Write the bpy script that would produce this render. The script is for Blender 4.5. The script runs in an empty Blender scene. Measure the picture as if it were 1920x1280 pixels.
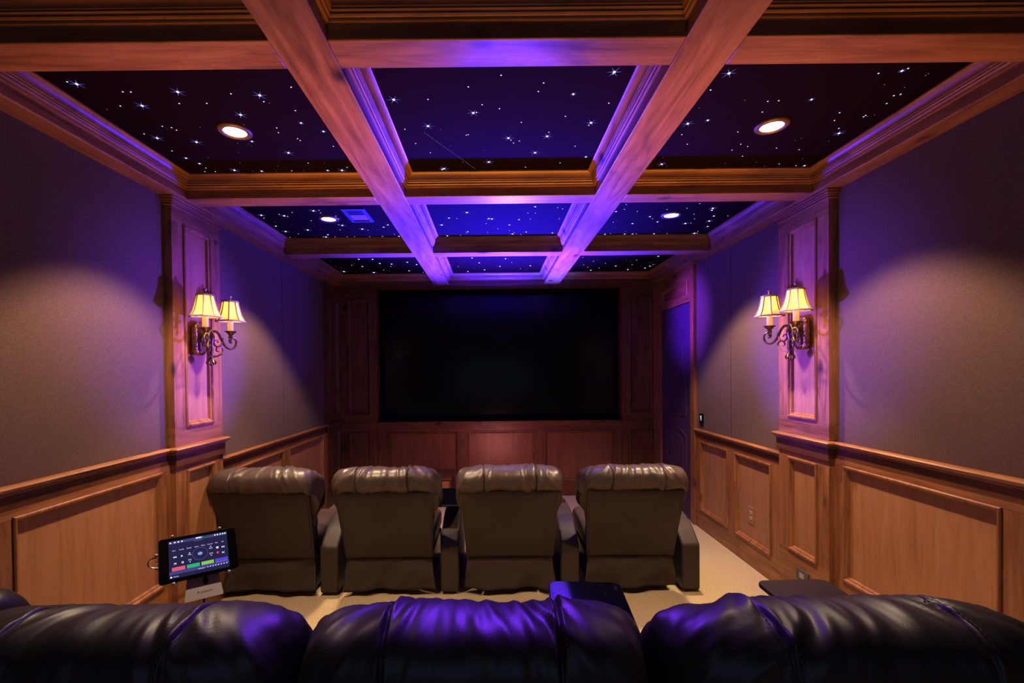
import bpy, bmesh, math, random
from mathutils import Vector, Matrix, Euler, noise
PI = math.pi
scene = bpy.context.scene
col = scene.collection
R = math.radians

# ------------------------------------------------------------------ layout
E = 1.55                       # eye height above the front floor
XL, XR = -1.937, 2.040         # side walls
YB, YF, YS = -0.95, 5.80, 5.95 # back wall, front wood face, screen recess
ZS, ZC = E + 1.05, E + 1.181   # beam soffit, star ceiling
RISER, RISE_Y = 0.142, 2.50
RAIL_NEAR, RAIL_FAR = 1.12, 0.97
PIL0, PIL1, PILW = 2.74, 3.22, 0.055

# ------------------------------------------------------------------ materials
MATS = {}
def newmat(name):
    m = bpy.data.materials.new(name); m.use_nodes = True
    nt = m.node_tree; nt.nodes.clear()
    out = nt.nodes.new('ShaderNodeOutputMaterial')
    MATS[name] = m
    return m, nt, out
def N(nt, t, **kw):
    n = nt.nodes.new(t)
    for k, v in kw.items():
        if k.startswith('_'): setattr(n, k[1:], v)
        else: n.inputs[k.replace('__', ' ')].default_value = v
    return n
def ramp(nt, stops):
    n = nt.nodes.new('ShaderNodeValToRGB')
    while len(n.color_ramp.elements) < len(stops): n.color_ramp.elements.new(0.5)
    for e, (p, c) in zip(n.color_ramp.elements, stops):
        e.position = p; e.color = (*c, 1) if len(c) == 3 else c
    return n
def wood(name, axis, c0, c1, c2, dark, rough=0.42, blotch=1.0, knots=True):
    m, nt, out = newmat(name); L = nt.links.new
    tc = N(nt, 'ShaderNodeTexCoord')
    mp = N(nt, 'ShaderNodeMapping')
    s = [9.0, 9.0, 9.0]; s[axis] = 0.9
    mp.inputs['Scale'].default_value = s
    L(tc.outputs['Object'], mp.inputs['Vector'])
    n1 = N(nt, 'ShaderNodeTexNoise', Scale=1.6, Detail=7.0, Roughness=0.6, Distortion=1.3)
    L(mp.outputs[0], n1.inputs['Vector'])
    mp2 = N(nt, 'ShaderNodeMapping'); s2 = [90.0]*3; s2[axis] = 3.0
    mp2.inputs['Scale'].default_value = s2
    L(tc.outputs['Object'], mp2.inputs['Vector'])
    n2 = N(nt, 'ShaderNodeTexNoise', Scale=1.0, Detail=4.0, Roughness=0.6)
    L(mp2.outputs[0], n2.inputs['Vector'])
    mx = N(nt, 'ShaderNodeMath', _operation='MULTIPLY_ADD'); mx.inputs[1].default_value = 0.35
    L(n2.outputs['Fac'], mx.inputs[0]); L(n1.outputs['Fac'], mx.inputs[2])
    rp = ramp(nt, [(0.42, c0), (0.62, c1), (0.86, c2)])
    L(mx.outputs[0], rp.inputs['Fac'])
    # dark mottling of knotty alder
    mp3 = N(nt, 'ShaderNodeMapping'); s3 = [6.0]*3; s3[axis] = 2.2
    mp3.inputs['Scale'].default_value = s3
    L(tc.outputs['Object'], mp3.inputs['Vector'])
    n3 = N(nt, 'ShaderNodeTexNoise', Scale=1.0, Detail=6.0, Roughness=0.72, Distortion=0.6)
    L(mp3.outputs[0], n3.inputs['Vector'])
    r3 = ramp(nt, [(0.54, (0, 0, 0)), (0.74, (blotch*0.75,)*3)])
    L(n3.outputs['Fac'], r3.inputs['Fac'])
    mix = N(nt, 'ShaderNodeMix', _data_type='RGBA')
    mix.inputs['B'].default_value = (*dark, 1)
    L(r3.outputs['Color'], mix.inputs['Factor']); L(rp.outputs['Color'], mix.inputs['A'])
    last = mix.outputs['Result']
    if knots:
        mp4 = N(nt, 'ShaderNodeMapping'); s4 = [4.5]*3; s4[axis] = 2.6
        mp4.inputs['Scale'].default_value = s4
        L(tc.outputs['Object'], mp4.inputs['Vector'])
        vo = N(nt, 'ShaderNodeTexVoronoi', Scale=1.0)
        L(mp4.outputs[0], vo.inputs['Vector'])
        r4 = ramp(nt, [(0.04, (0.9,)*3), (0.17, (0, 0, 0))])
        L(vo.outputs['Distance'], r4.inputs['Fac'])
        mk = N(nt, 'ShaderNodeMix', _data_type='RGBA')
        mk.inputs['B'].default_value = (dark[0]*0.5, dark[1]*0.5, dark[2]*0.5, 1)
        L(r4.outputs['Color'], mk.inputs['Factor']); L(last, mk.inputs['A'])
        last = mk.outputs['Result']
    b = N(nt, 'ShaderNodeBsdfPrincipled', Roughness=rough)
    b.inputs['Coat Weight'].default_value = 0.25; b.inputs['Coat Roughness'].default_value = 0.25
    L(last, b.inputs['Base Color'])
    bp = N(nt, 'ShaderNodeBump', Strength=0.08, Distance=0.002)
    L(mx.outputs[0], bp.inputs['Height']); L(bp.outputs[0], b.inputs['Normal'])
    L(b.outputs[0], out.inputs['Surface'])
    return m
AC = ((0.20, 0.080, 0.030), (0.34, 0.150, 0.060), (0.48, 0.235, 0.105), (0.055, 0.018, 0.008))
for i, nm in enumerate('xyz'):
    wood('alder_' + nm, i, *AC, blotch=0.75)
    wood('veneer_' + nm, i, (0.38, 0.185, 0.085), (0.46, 0.235, 0.108), (0.53, 0.28, 0.135), (0.22, 0.095, 0.04), blotch=0.25, knots=False)
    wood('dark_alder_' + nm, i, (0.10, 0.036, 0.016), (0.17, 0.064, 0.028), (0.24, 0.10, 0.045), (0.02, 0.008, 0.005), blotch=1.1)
    wood('mid_veneer_' + nm, i, (0.17, 0.070, 0.034), (0.24, 0.100, 0.048), (0.30, 0.13, 0.06), (0.08, 0.03, 0.015), blotch=0.3, knots=False)

def simple(name, color, rough=0.5, metal=0.0, bump=None, var=None, spec=0.5, coat=0.0, sheen=0.0):
    m, nt, out = newmat(name); L = nt.links.new
    b = N(nt, 'ShaderNodeBsdfPrincipled', Roughness=rough, Metallic=metal)
    b.inputs['Base Color'].default_value = (*color, 1)
    b.inputs['Specular IOR Level'].default_value = spec
    b.inputs['Coat Weight'].default_value = coat
    b.inputs['Sheen Weight'].default_value = sheen
    tc = N(nt, 'ShaderNodeTexCoord')
    if var:
        sc, lo, hi = var
        n = N(nt, 'ShaderNodeTexNoise', Scale=sc, Detail=5.0, Roughness=0.65)
        L(tc.outputs['Object'], n.inputs['Vector'])
        r = ramp(nt, [(0.3, tuple(c*lo for c in color)), (0.7, tuple(min(1, c*hi) for c in color))])
        L(n.outputs['Fac'], r.inputs['Fac']); L(r.outputs['Color'], b.inputs['Base Color'])
    if bump:
        kind, sc, st, dist = bump
        if kind == 'voronoi':
            n = N(nt, 'ShaderNodeTexVoronoi', Scale=sc); o = n.outputs['Distance']
        else:
            n = N(nt, 'ShaderNodeTexNoise', Scale=sc, Detail=3.0); o = n.outputs['Fac']
        L(tc.outputs['Object'], n.inputs['Vector'])
        bp = N(nt, 'ShaderNodeBump', Strength=st, Distance=dist)
        L(o, bp.inputs['Height']); L(bp.outputs[0], b.inputs['Normal'])
    L(b.outputs[0], out.inputs['Surface'])
    return m
simple('fabric', (0.190, 0.115, 0.098), 0.95, bump=('noise', 420, 0.5, 0.002), var=(260, 0.72, 1.25), spec=0.1, sheen=0.1)
simple('felt_gap', (0.006, 0.005, 0.006), 0.95, spec=0.05)
simple('carpet', (0.78, 0.62, 0.40), 0.97, bump=('noise', 190, 1.0, 0.012), var=(130, 0.70, 1.25), spec=0.05, sheen=0.2)
simple('leather', (0.128, 0.092, 0.072), 0.40, bump=('noise', 34, 0.22, 0.006), var=(7, 0.8, 1.15), spec=0.7)
simple('leather_back', (0.088, 0.065, 0.057), 0.46, bump=('voronoi', 330, 0.10, 0.001), var=(5, 0.85, 1.12), spec=0.4)
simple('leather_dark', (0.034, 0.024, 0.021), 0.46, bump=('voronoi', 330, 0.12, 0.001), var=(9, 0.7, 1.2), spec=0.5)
simple('thread', (0.16, 0.12, 0.09), 0.7)
simple('thread_dark', (0.14, 0.105, 0.09), 0.7)
simple('black_void', (0.003, 0.003, 0.003), 0.9, spec=0.05)
simple('star_fabric', (0.015, 0.0034, 0.0022), 0.92, bump=('noise', 500, 0.3, 0.001), spec=0.08)
simple('screen_black', (0.0022, 0.0022, 0.0035), 0.2, spec=0.25)
simple('velvet', (0.004, 0.0035, 0.005), 0.8, spec=0.1)
simple('gloss_black', (0.006, 0.005, 0.008), 0.07, spec=0.6, coat=0.5)
simple('matte_brown', (0.035, 0.022, 0.018), 0.38, var=(30, 0.8, 1.2))
simple('bronze', (0.20, 0.125, 0.055), 0.42, metal=0.85, bump=('noise', 60, 0.4, 0.003), var=(35, 0.45, 1.5))
simple('gold', (0.55, 0.36, 0.13), 0.36, metal=0.9, bump=('voronoi', 110, 0.6, 0.004), var=(40, 0.6, 1.3))
simple('antique_gold', (0.48, 0.34, 0.17), 0.5, metal=0.5, var=(50, 0.6, 1.4))
simple('trim_tape', (0.42, 0.32, 0.22), 0.85)
simple('chrome', (0.75, 0.72, 0.68), 0.14, metal=1.0)
simple('silver_plate', (0.62, 0.58, 0.60), 0.45, metal=0.15)
simple('grey_ink', (0.10, 0.10, 0.11), 0.6)
simple('tablet_black', (0.006, 0.006, 0.007), 0.12, spec=0.5)
simple('plastic_black', (0.008, 0.008, 0.010), 0.3)
simple('almond', (0.62, 0.54, 0.42), 0.4)
simple('grey_plate', (0.16, 0.14, 0.12), 0.45)
simple('slot_dark', (0.01, 0.008, 0.007), 0.7)
simple('ring_bronze', (0.20, 0.12, 0.065), 0.4, metal=0.3)
simple('vent_tan', (0.30, 0.20, 0.10), 0.6)
simple('vent_frame', (0.10, 0.085, 0.11), 0.6)
simple('rose', (0.62, 0.46, 0.22), 0.5, metal=0.3)
simple('door_wood_violet_lit', (0.11, 0.05, 0.12), 0.5, var=(14, 0.8, 1.15))  # violet light put into the wood's base colour

def emit(name, color, strength, sampled=False):
    m, nt, out = newmat(name)
    e = N(nt, 'ShaderNodeEmission', Strength=strength); e.inputs['Color'].default_value = (*color, 1)
    nt.links.new(e.outputs[0], out.inputs['Surface'])
    if not sampled: m.cycles.emission_sampling = 'NONE'
    return m
emit('star_core', (0.70, 0.72, 1.0), 2.0)
emit('star_mid', (0.72, 0.66, 1.0), 1.0)
emit('star_faint', (0.62, 0.50, 0.85), 0.33)
emit('star_glare_ray', (0.30, 0.25, 0.90), 0.6)
emit('trail_dot', (0.70, 0.55, 0.95), 0.30)
emit('lens_warm', (1.0, 0.90, 0.68), 9.0)
emit('ui_bg', (0.034, 0.029, 0.085), 0.9)
emit('ui_bar', (0.075, 0.070, 0.20), 1.0)
emit('ui_line', (0.30, 0.32, 0.55), 0.6)
emit('ui_text', (0.72, 0.76, 1.0), 0.95)
emit('ui_red', (0.75, 0.10, 0.17), 0.9)
emit('ui_green', (0.02, 0.45, 0.16), 0.9)
emit('ui_lime', (0.25, 0.52, 0.10), 0.9)
emit('ui_violet', (0.12, 0.07, 0.62), 0.9)
emit('ui_hub', (0.22, 0.28, 0.62), 1.0)
emit('glyph', (0.75, 0.72, 1.0), 0.9)
emit('bulb_glow', (1.0, 0.72, 0.32), 6.0)

def shade_mat():
    m, nt, out = newmat('shade_cloth'); L = nt.links.new
    d = N(nt, 'ShaderNodeBsdfDiffuse'); d.inputs['Color'].default_value = (0.80, 0.62, 0.34, 1)
    t = N(nt, 'ShaderNodeBsdfTranslucent'); t.inputs['Color'].default_value = (0.95, 0.68, 0.30, 1)
    mx = N(nt, 'ShaderNodeMixShader'); mx.inputs[0].default_value = 0.6
    L(d.outputs[0], mx.inputs[1]); L(t.outputs[0], mx.inputs[2])
    tc = N(nt, 'ShaderNodeTexCoord'); n = N(nt, 'ShaderNodeTexNoise', Scale=60.0, Detail=3.0)
    L(tc.outputs['Object'], n.inputs['Vector'])
    r = ramp(nt, [(0.3, (1.0, 0.52, 0.10)), (0.7, (1.0, 0.62, 0.16))])
    L(n.outputs['Fac'], r.inputs['Fac'])
    e = N(nt, 'ShaderNodeEmission', Strength=0.38); L(r.outputs['Color'], e.inputs['Color'])
    ad = N(nt, 'ShaderNodeAddShader'); L(mx.outputs[0], ad.inputs[0]); L(e.outputs[0], ad.inputs[1])
    L(ad.outputs[0], out.inputs['Surface'])
    m.cycles.emission_sampling = 'NONE'
shade_mat()
def candle_mat():
    m, nt, out = newmat('candle_sleeve'); L = nt.links.new
    b = N(nt, 'ShaderNodeBsdfPrincipled', Roughness=0.6)
    b.inputs['Base Color'].default_value = (0.75, 0.50, 0.18, 1)
    b.inputs['Emission Color'].default_value = (1.0, 0.50, 0.10, 1); b.inputs['Emission Strength'].default_value = 0.50
    L(b.outputs[0], out.inputs['Surface']); m.cycles.emission_sampling = 'NONE'
candle_mat()

# ------------------------------------------------------------------ mesh builder
class MB:
    def __init__(self, T=None):
        self.v, self.f, self.m, self.T = [], [], [], T
    def pt(self, p):
        self.v.append(Vector(self.T(*p)) if self.T else Vector(p)); return len(self.v) - 1
    def face(self, ids, m=0):
        self.f.append(tuple(ids)); self.m.append(m)
    def box(self, a, b, m=0):
        x0, y0, z0 = a; x1, y1, z1 = b
        i = [self.pt(p) for p in ((x0,y0,z0),(x1,y0,z0),(x1,y1,z0),(x0,y1,z0),(x0,y0,z1),(x1,y0,z1),(x1,y1,z1),(x0,y1,z1))]
        for q in ((0,3,2,1),(4,5,6,7),(0,1,5,4),(1,2,6,5),(2,3,7,6),(3,0,4,7)):
            self.face([i[k] for k in q], m)
        return self
    def rings(self, rings, loop=True, closed=False, cap=False, m=0):
        ids = [[self.pt(p) for p in r] for r in rings]
        n = len(ids[0]); k = len(ids)
        for a in range(k if closed else k - 1):
            A, B = ids[a], ids[(a + 1) % k]
            for j in range(n if loop else n - 1):
                self.face((A[j], A[(j+1) % n], B[(j+1) % n], B[j]), m)
        if cap and not closed:
            self.face(ids[0][::-1], m); self.face(ids[-1], m)
        return self
    def lathe(self, prof, c=(0,0,0), seg=20, m=0, axis='z', ph=0.0, cap=True):
        rs = []
        for r, z in prof:
            ring = []
            for k in range(seg):
                a = 2*PI*k/seg + ph
                x, y = r*math.cos(a), r*math.sin(a)
                p = (x, y, z) if axis == 'z' else (x, z, y) if axis == 'y' else (z, x, y)
                ring.append((c[0]+p[0], c[1]+p[1], c[2]+p[2]))
            rs.append(ring)
        return self.rings(rs, cap=cap, m=m)
    def tube(self, pts, r, seg=8, m=0, taper=None, closed=False):
        pts = [Vector(p) for p in pts]; n = len(pts); rs = []
        up = Vector((0.13, 0.27, 0.95)).normalized(); prev = None
        for i, p in enumerate(pts):
            if closed: d = pts[(i+1) % n] - pts[i-1]
            else: d = pts[min(i+1, n-1)] - pts[max(i-1, 0)]
            d.normalize()
            if prev is None:
                s = d.cross(up)
                if s.length < 1e-4: s = d.cross(Vector((1,0,0)))
            else: s = prev - d*prev.dot(d)
            s.normalize(); prev = s; t = d.cross(s)
            rr = r*(taper(i/(n-1)) if taper else 1)
            rs.append([tuple(p + s*rr*math.cos(2*PI*k/seg) + t*rr*math.sin(2*PI*k/seg)) for k in range(seg)])
        return self.rings(rs, closed=closed, cap=not closed, m=m)
    def sphere(self, c, r, seg=10, m=0, sc=(1,1,1)):
        rs = []
        for a in range(1, 7):
            th = PI*a/7
            rs.append([(c[0]+r*sc[0]*math.sin(th)*math.cos(2*PI*k/seg), c[1]+r*sc[1]*math.sin(th)*math.sin(2*PI*k/seg), c[2]+r*sc[2]*math.cos(th)) for k in range(seg)])
        return self.rings(rs, cap=True, m=m)
    def prism(self, poly, lo, hi, axis='x', m=0):
        def P(a, b, t): return (t, a, b) if axis == 'x' else (a, t, b) if axis == 'y' else (a, b, t)
        return self.rings([[P(a, b, lo) for a, b in poly], [P(a, b, hi) for a, b in poly]], cap=True, m=m)
    def build(self, name, mats, parent=None, smooth=False, bevel=0, seg=2, subd=0, loc=None, keep=False):
        me = bpy.data.meshes.new(name)
        me.from_pydata([tuple(v) for v in self.v], [], self.f)
        for q in ([mats] if isinstance(mats, str) else mats): me.materials.append(MATS[q])
        me.polygons.foreach_set('material_index', self.m)
        bm = bmesh.new(); bm.from_mesh(me)
        bmesh.ops.remove_doubles(bm, verts=bm.verts, dist=1e-6)
        if not keep: bmesh.ops.recalc_face_normals(bm, faces=bm.faces)
        bm.to_mesh(me); bm.free()
        if smooth:
            me.polygons.foreach_set('use_smooth', [True]*len(me.polygons))
            if smooth != 'all' and hasattr(me, 'set_sharp_from_angle'): me.set_sharp_from_angle(angle=R(45))
        o = bpy.data.objects.new(name, me); col.objects.link(o)
        if parent: o.parent = parent
        if loc: o.location = loc
        if bevel:
            b = o.modifiers.new('bevel', 'BEVEL'); b.width = bevel; b.segments = seg; b.limit_method = 'ANGLE'
            b.harden_normals = False
            me.polygons.foreach_set('use_smooth', [True]*len(me.polygons))
            if hasattr(me, 'set_sharp_from_angle'): me.set_sharp_from_angle(angle=R(60))
        if subd:
            s = o.modifiers.new('sub', 'SUBSURF'); s.levels = subd; s.render_levels = subd
        return o

def tag(o, label=None, cat=None, group=None, kind=None):
    if label: o['label'] = label
    if cat: o['category'] = cat
    if group: o['group'] = group
    if kind: o['kind'] = kind
    return o
def empty(name, loc=(0,0,0), rot=(0,0,0)):
    o = bpy.data.objects.new(name, None); col.objects.link(o)
    o.location = loc; o.rotation_euler = rot; o.empty_display_size = 0.05
    return o
def kids(o): return [c for c in bpy.data.objects if c.parent == o]
def copy_tree(o, parent=None):
    c = o.copy(); col.objects.link(c); c.parent = parent
    for ch in kids(o): copy_tree(ch, c)
    return c
def text_mb(mb, body, size, M, m=0, width=None):
    cu = bpy.data.curves.new('tmp_text', 'FONT'); cu.body = body; cu.size = size
    cu.align_x = 'CENTER'; cu.align_y = 'CENTER'
    to = bpy.data.objects.new('tmp_text', cu); col.objects.link(to)
    dg = bpy.context.evaluated_depsgraph_get(); dg.update()
    me = bpy.data.meshes.new_from_object(to.evaluated_get(dg))
    base = len(mb.v)
    for v in me.vertices: mb.v.append(M @ v.co)
    for p in me.polygons: mb.face([base + k for k in p.vertices], m)
    bpy.data.objects.remove(to); bpy.data.curves.remove(cu); bpy.data.meshes.remove(me)
STARS = {
    (0, 0): [(-1.669,1.889,3),(-1.695,1.875,1),(-1.527,1.944,1),(-1.495,1.946,1),(-1.301,1.948,3),(-1.351,2.031,1),(-1.232,2.032,1),(-1.089,1.965,1),(-0.974,1.977,3),(-0.98,2.024,1),(-0.961,2.035,0),(-0.818,1.924,1),(-1.522,2.044,3),(-1.618,2.045,1),(-1.697,2.071,0),(-1.134,2.123,3),(-0.873,2.094,1),(-0.89,2.197,2),(-1.164,2.207,0),(-1.555,2.214,1),(-1.52,2.227,1),(-1.512,2.25,1),(-1.384,2.227,0),(-1.024,2.239,1),(-1.036,2.283,1),(-0.813,2.275,2),(-1.692,2.282,1),(-1.657,2.322,3),(-1.489,2.365,3),(-1.208,2.365,2),(-1.241,2.392,0),(-1.234,2.409,0),(-1.29,2.383,0),(-0.968,2.343,1),(-0.962,2.361,1),(-0.816,2.425,1),(-1.677,2.457,1),(-1.657,2.539,2),(-1.341,2.482,0),(-1.078,2.49,3),(-1.534,2.535,0),(-1.626,2.606,2),(-1.626,2.663,1),(-1.399,2.603,0),(-1.48,2.694,3),(-1.206,2.643,0),(-1.022,2.613,1),(-0.933,2.615,0),(-1.661,2.71,1),(-1.6,2.71,1),(-1.382,2.71,0),(-1.33,2.71,2),(-1.156,2.71,1),(-1.085,2.71,0),(-0.947,2.71,2),(-1.244,2.71,0),(-0.864,2.71,3),(-0.824,2.674,1),(-0.812,2.663,0)],
    (0, 1): [(-1.705,3.457,3),(-1.718,3.523,1),(-1.453,3.403,1),(-1.567,3.444,1),(-1.543,3.474,3),(-1.526,3.494,1),(-1.287,3.375,3),(-1.244,3.367,1),(-1.252,3.419,1),(-1.255,3.451,0),(-1.143,3.418,0),(-1.164,3.493,1),(-1.164,3.558,1),(-1.148,3.554,0),(-1.388,3.592,1),(-1.68,3.617,0),(-1.718,3.715,2),(-1.577,3.686,0),(-1.703,3.856,3),(-1.506,3.821,3),(-1.422,3.729,0),(-1.39,3.818,0),(-1.21,3.693,1),(-1.187,3.712,3),(-1.243,3.828,1),(-1.035,3.714,0),(-1.057,3.812,3),(-1.018,3.844,1),(-0.943,3.837,0),(-0.87,3.767,2),(-0.824,3.71,2),(-0.825,3.965,1),(-0.938,4.022,1),(-0.943,4.022,1),(-0.798,4.022,2),(-1.051,4.022,1),(-1.181,4.022,1),(-1.246,4.022,1),(-1.627,3.925,1),(-1.505,4.006,0),(-1.389,3.958,2),(-1.452,4.022,1),(-1.429,4.022,3),(-1.35,4.022,1),(-1.74,4.022,1),(-1.696,4.022,0)],
    (0, 2): [(-1.689,4.873,0),(-1.717,5.104,0),(-1.672,5.175,0),(-1.526,5.078,1),(-1.48,5.022,0),(-1.373,4.813,2),(-1.234,4.823,2),(-1.138,4.831,0),(-1.429,5.142,2),(-1.411,5.317,0),(-1.204,5.009,2),(-1.236,5.168,0),(-1.584,5.408,0),(-1.711,5.388,3),(-1.382,5.456,3),(-1.237,5.334,1),(-1.182,5.403,0),(-1.084,5.043,2),(-1.117,5.156,1),(-1.088,5.148,0),(-1.066,5.137,0),(-0.975,4.803,0),(-0.9,4.965,2),(-0.864,5.094,0),(-0.818,5.075,2),(-0.955,5.38,2),(-0.805,5.473,1)],
    (1, 0): [(0.045,1.861,1),(-0.089,1.934,1),(0.22,1.913,1),(0.204,1.97,1),(0.355,1.991,2),(0.492,1.847,3),(0.49,1.858,1),(-0.416,2.018,3),(-0.268,2.019,1),(-0.035,2.063,1),(-0.077,2.126,3),(-0.062,2.123,1),(0.042,2.095,1),(0.348,2.163,1),(0.524,2.061,1),(0.147,2.211,1),(0.479,2.22,3),(0.474,2.244,1),(-0.298,2.235,3),(-0.414,2.263,1),(-0.242,2.271,0),(-0.12,2.325,1),(-0.11,2.32,1),(0.091,2.357,3),(0.105,2.379,1),(0.119,2.408,1),(0.148,2.389,1),(0.285,2.343,3),(0.289,2.305,1),(-0.385,2.404,1),(-0.208,2.43,0),(0.444,2.449,1),(0.24,2.516,3),(-0.323,2.506,1),(-0.031,2.486,0),(0.525,2.571,2),(0.393,2.642,1),(-0.01,2.622,3),(0.201,2.693,1),(-0.27,2.701,3),(-0.282,2.71,2),(-0.282,2.686,0),(-0.156,2.621,0)],
    (1, 1): [(-0.179,3.442,3),(-0.323,3.561,2),(-0.263,3.577,1),(-0.397,3.725,3),(-0.182,3.719,0),(-0.198,3.913,2),(-0.213,3.947,1),(-0.38,4.022,2),(-0.267,4.014,1),(-0.018,3.582,2),(0.005,3.591,3),(-0.026,3.598,1),(-0.041,3.705,1),(-0.031,3.936,1),(0.055,3.844,1),(0.216,3.614,2),(0.302,3.604,1),(0.145,3.742,2),(0.151,3.892,1),(0.181,3.988,3),(0.192,3.948,1),(0.316,3.336,2),(0.273,3.467,1),(0.329,3.469,1),(0.48,3.361,1),(0.52,3.389,1),(0.525,3.601,1),(0.295,3.937,2),(0.254,4.011,1),(0.503,3.756,0),(0.52,3.967,2),(0.151,4.022,0)],
    (1, 2): [(-0.202,4.812,2),(-0.344,5.025,0),(-0.373,5.193,1),(-0.134,5.026,2),(-0.194,5.245,0),(-0.197,5.011,0),(-0.279,5.449,2),(-0.139,5.361,0),(-0.083,5.373,2),(0.053,5.181,0),(0.092,5.205,2),(0.1,5.386,0),(0.1,4.928,0),(0.145,4.853,2),(0.173,4.846,0),(0.217,5.025,1),(0.292,5.166,0),(0.33,5.341,1),(0.284,5.375,0),(0.39,5.404,0),(0.406,5.4,0),(0.43,5.189,2),(0.399,4.825,0),(-0.407,5.457,0),(-0.027,4.85,0)],
    (2, 0): [(0.979,2.671,3),(0.957,2.589,0),(1.018,2.704,0),(0.96,2.341,1),(0.953,1.862,3),(0.931,1.972,1),(1.557,1.873,1),(1.638,1.858,2),(1.65,1.844,1),(1.761,1.877,0),(1.761,1.889,0),(1.643,1.946,0),(1.746,1.968,0),(1.751,2.026,1),(1.772,2.016,1),(1.774,2.023,0),(1.409,2.048,2),(1.27,2.055,1),(1.224,2.059,1),(1.118,2.05,0),(1.249,2.144,1),(0.942,2.104,0),(1.77,2.085,1),(1.613,2.156,1),(1.638,2.222,1),(0.946,2.237,3),(1.029,2.209,2),(1.753,2.193,1),(1.753,2.181,1),(1.768,2.189,0),(1.791,2.177,0),(1.713,2.295,1),(1.749,2.342,3),(1.23,2.32,1),(1.029,2.44,1),(1.312,2.446,1),(1.362,2.472,1),(1.299,2.51,1),(1.528,2.493,1),(1.591,2.39,0),(1.576,2.414,0),(1.662,2.513,1),(1.756,2.423,0),(1.395,2.584,1),(1.345,2.67,0),(1.515,2.66,0),(1.66,2.684,1),(1.752,2.619,0),(1.774,2.71,1),(1.823,2.71,2),(1.591,2.71,0)],
    (2, 1): [(0.926,3.454,2),(0.976,3.41,1),(1.084,3.456,1),(1.094,3.505,0),(0.97,3.702,1),(0.99,3.663,0),(0.961,3.311,1),(1.219,3.576,2),(1.256,3.626,1),(1.206,3.584,0),(1.322,3.703,2),(1.134,3.741,2),(1.399,3.813,0),(1.027,3.831,0),(0.949,3.832,0),(1.291,3.422,1),(1.43,3.402,1),(1.482,3.308,1),(1.563,3.751,3),(1.605,3.743,1),(1.538,3.532,1),(1.588,3.639,1),(1.62,3.405,3),(1.633,3.447,2),(1.709,3.576,2),(1.729,3.695,3),(1.781,3.835,2),(1.761,3.854,0),(1.817,3.576,1),(1.755,4.022,3),(1.775,4.022,1),(1.761,3.97,1),(1.405,4.022,2),(1.436,3.977,0),(1.517,4.022,1),(1.152,4.022,2),(1.22,4.022,2),(1.253,4.022,1),(1.141,3.94,0),(1.025,4.007,1),(1.057,4.022,0),(0.981,4.022,2),(1.745,4.022,1)],
    (2, 2): [(0.948,4.835,1),(1.097,4.82,0),(1.31,4.834,0),(1.095,5.005,1),(1.133,4.961,0),(1.25,5.115,1),(1.023,5.17,1),(1.093,5.296,1),(1.16,5.448,2),(1.231,5.334,1),(0.98,5.217,0),(1.396,5.241,2),(1.555,4.973,2),(1.566,5.188,1),(1.501,5.016,0),(1.44,4.974,0),(1.724,4.814,2),(1.791,5.265,2),(1.801,5.192,1),(1.765,5.358,2),(1.59,5.435,2),(1.622,5.384,0),(1.823,5.193,0),(1.691,5.26,0)],
}
# ------------------------------------------------------------------ setting: walls
TL = lambda u, v, w: (XL + w, u, v)
TR = lambda u, v, w: (XR - w, u, v)
TF = lambda u, v, w: (u, YF - w, v)
def rect_ring(mb, u0, v0, u1, v1, prof, m=0):
    mb.rings([[(u0+d, v0+d, w), (u1-d, v0+d, w), (u1-d, v1-d, w), (u0+d, v1-d, w)] for d, w in prof], m=m)
def moulding(T, parent, u0, v0, u1, v1, th, base, grain):
    mb = MB(T)
    rect_ring(mb, u0, v0, u1, v1, [(-0.006, th-0.001), (-0.006, th+0.006), (-0.001, th+0.010), (0.007, th+0.009), (0.012, th+0.002),
                                   (0.016, th-0.004), (0.020, th-0.005), (0.024, base+0.004), (0.026, base)])
    return mb.build('panel_moulding', grain, parent, smooth=True)
def framed(T, parent, u0, u1, v0, v1, panels, pv0, pv1, w0, th, base, gu, gv, fname='wainscot_frame', pname='wainscot_panel', vm='veneer_z'):
    """stile-and-rail frame with recessed panels and a moulding round each"""
    mb = MB(T)
    mb.box((u0, v0, w0), (u1, pv0, th), 0); mb.box((u0, pv1, w0), (u1, v1, th), 0)
    e = [u0] + [q for p in panels for q in p] + [u1]
    for k in range(0, len(e), 2):
        if e[k+1] - e[k] > 1e-3: mb.box((e[k], pv0, w0), (e[k+1], pv1, th), 1)
    mb.build(fname, [gu, gv], parent)
    for a, b in panels:
        MB(T).box((a-0.004, pv0-0.004, w0), (b+0.004, pv1+0.004, base)).build(pname, vm, parent)
        moulding(T, parent, a, pv0, b, pv1, th, base, gv)
def rail(T, parent, u0, u1, top, w, grain, name='chair_rail', ends=0.0, dark='dark_alder_y'):
    mb = MB(T)
    e = ends
    mb.rings([[(uu, top - dv, w + dw) for dv, dw in ((0, 0), (0, 0.020), (0.004, 0.030), (0.012, 0.036), (0.021, 0.034), (0.027, 0.026),
               (0.031, 0.018), (0.036, 0.020), (0.041, 0.014), (0.044, 0.0))] for uu in (u0 - e, u1 + e)], cap=True)
    if e:   # returns at both ends, back to the wall
        for s in (u0 - e, u1): mb.box((s, top-0.030, 0.0), (s + e, top-0.002, w + 0.020))
    mb.build(name, grain, parent, smooth=True)
    MB(T).box((u0, top-0.115, w), (u1, top-0.040, w+0.012)).build('rail_frieze', dark, parent)  # darker wood carries the shade under the rail

def struct(name, label, cat, loc=(0,0,0)):
    return tag(empty(name, loc), label, cat, kind='structure')

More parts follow.
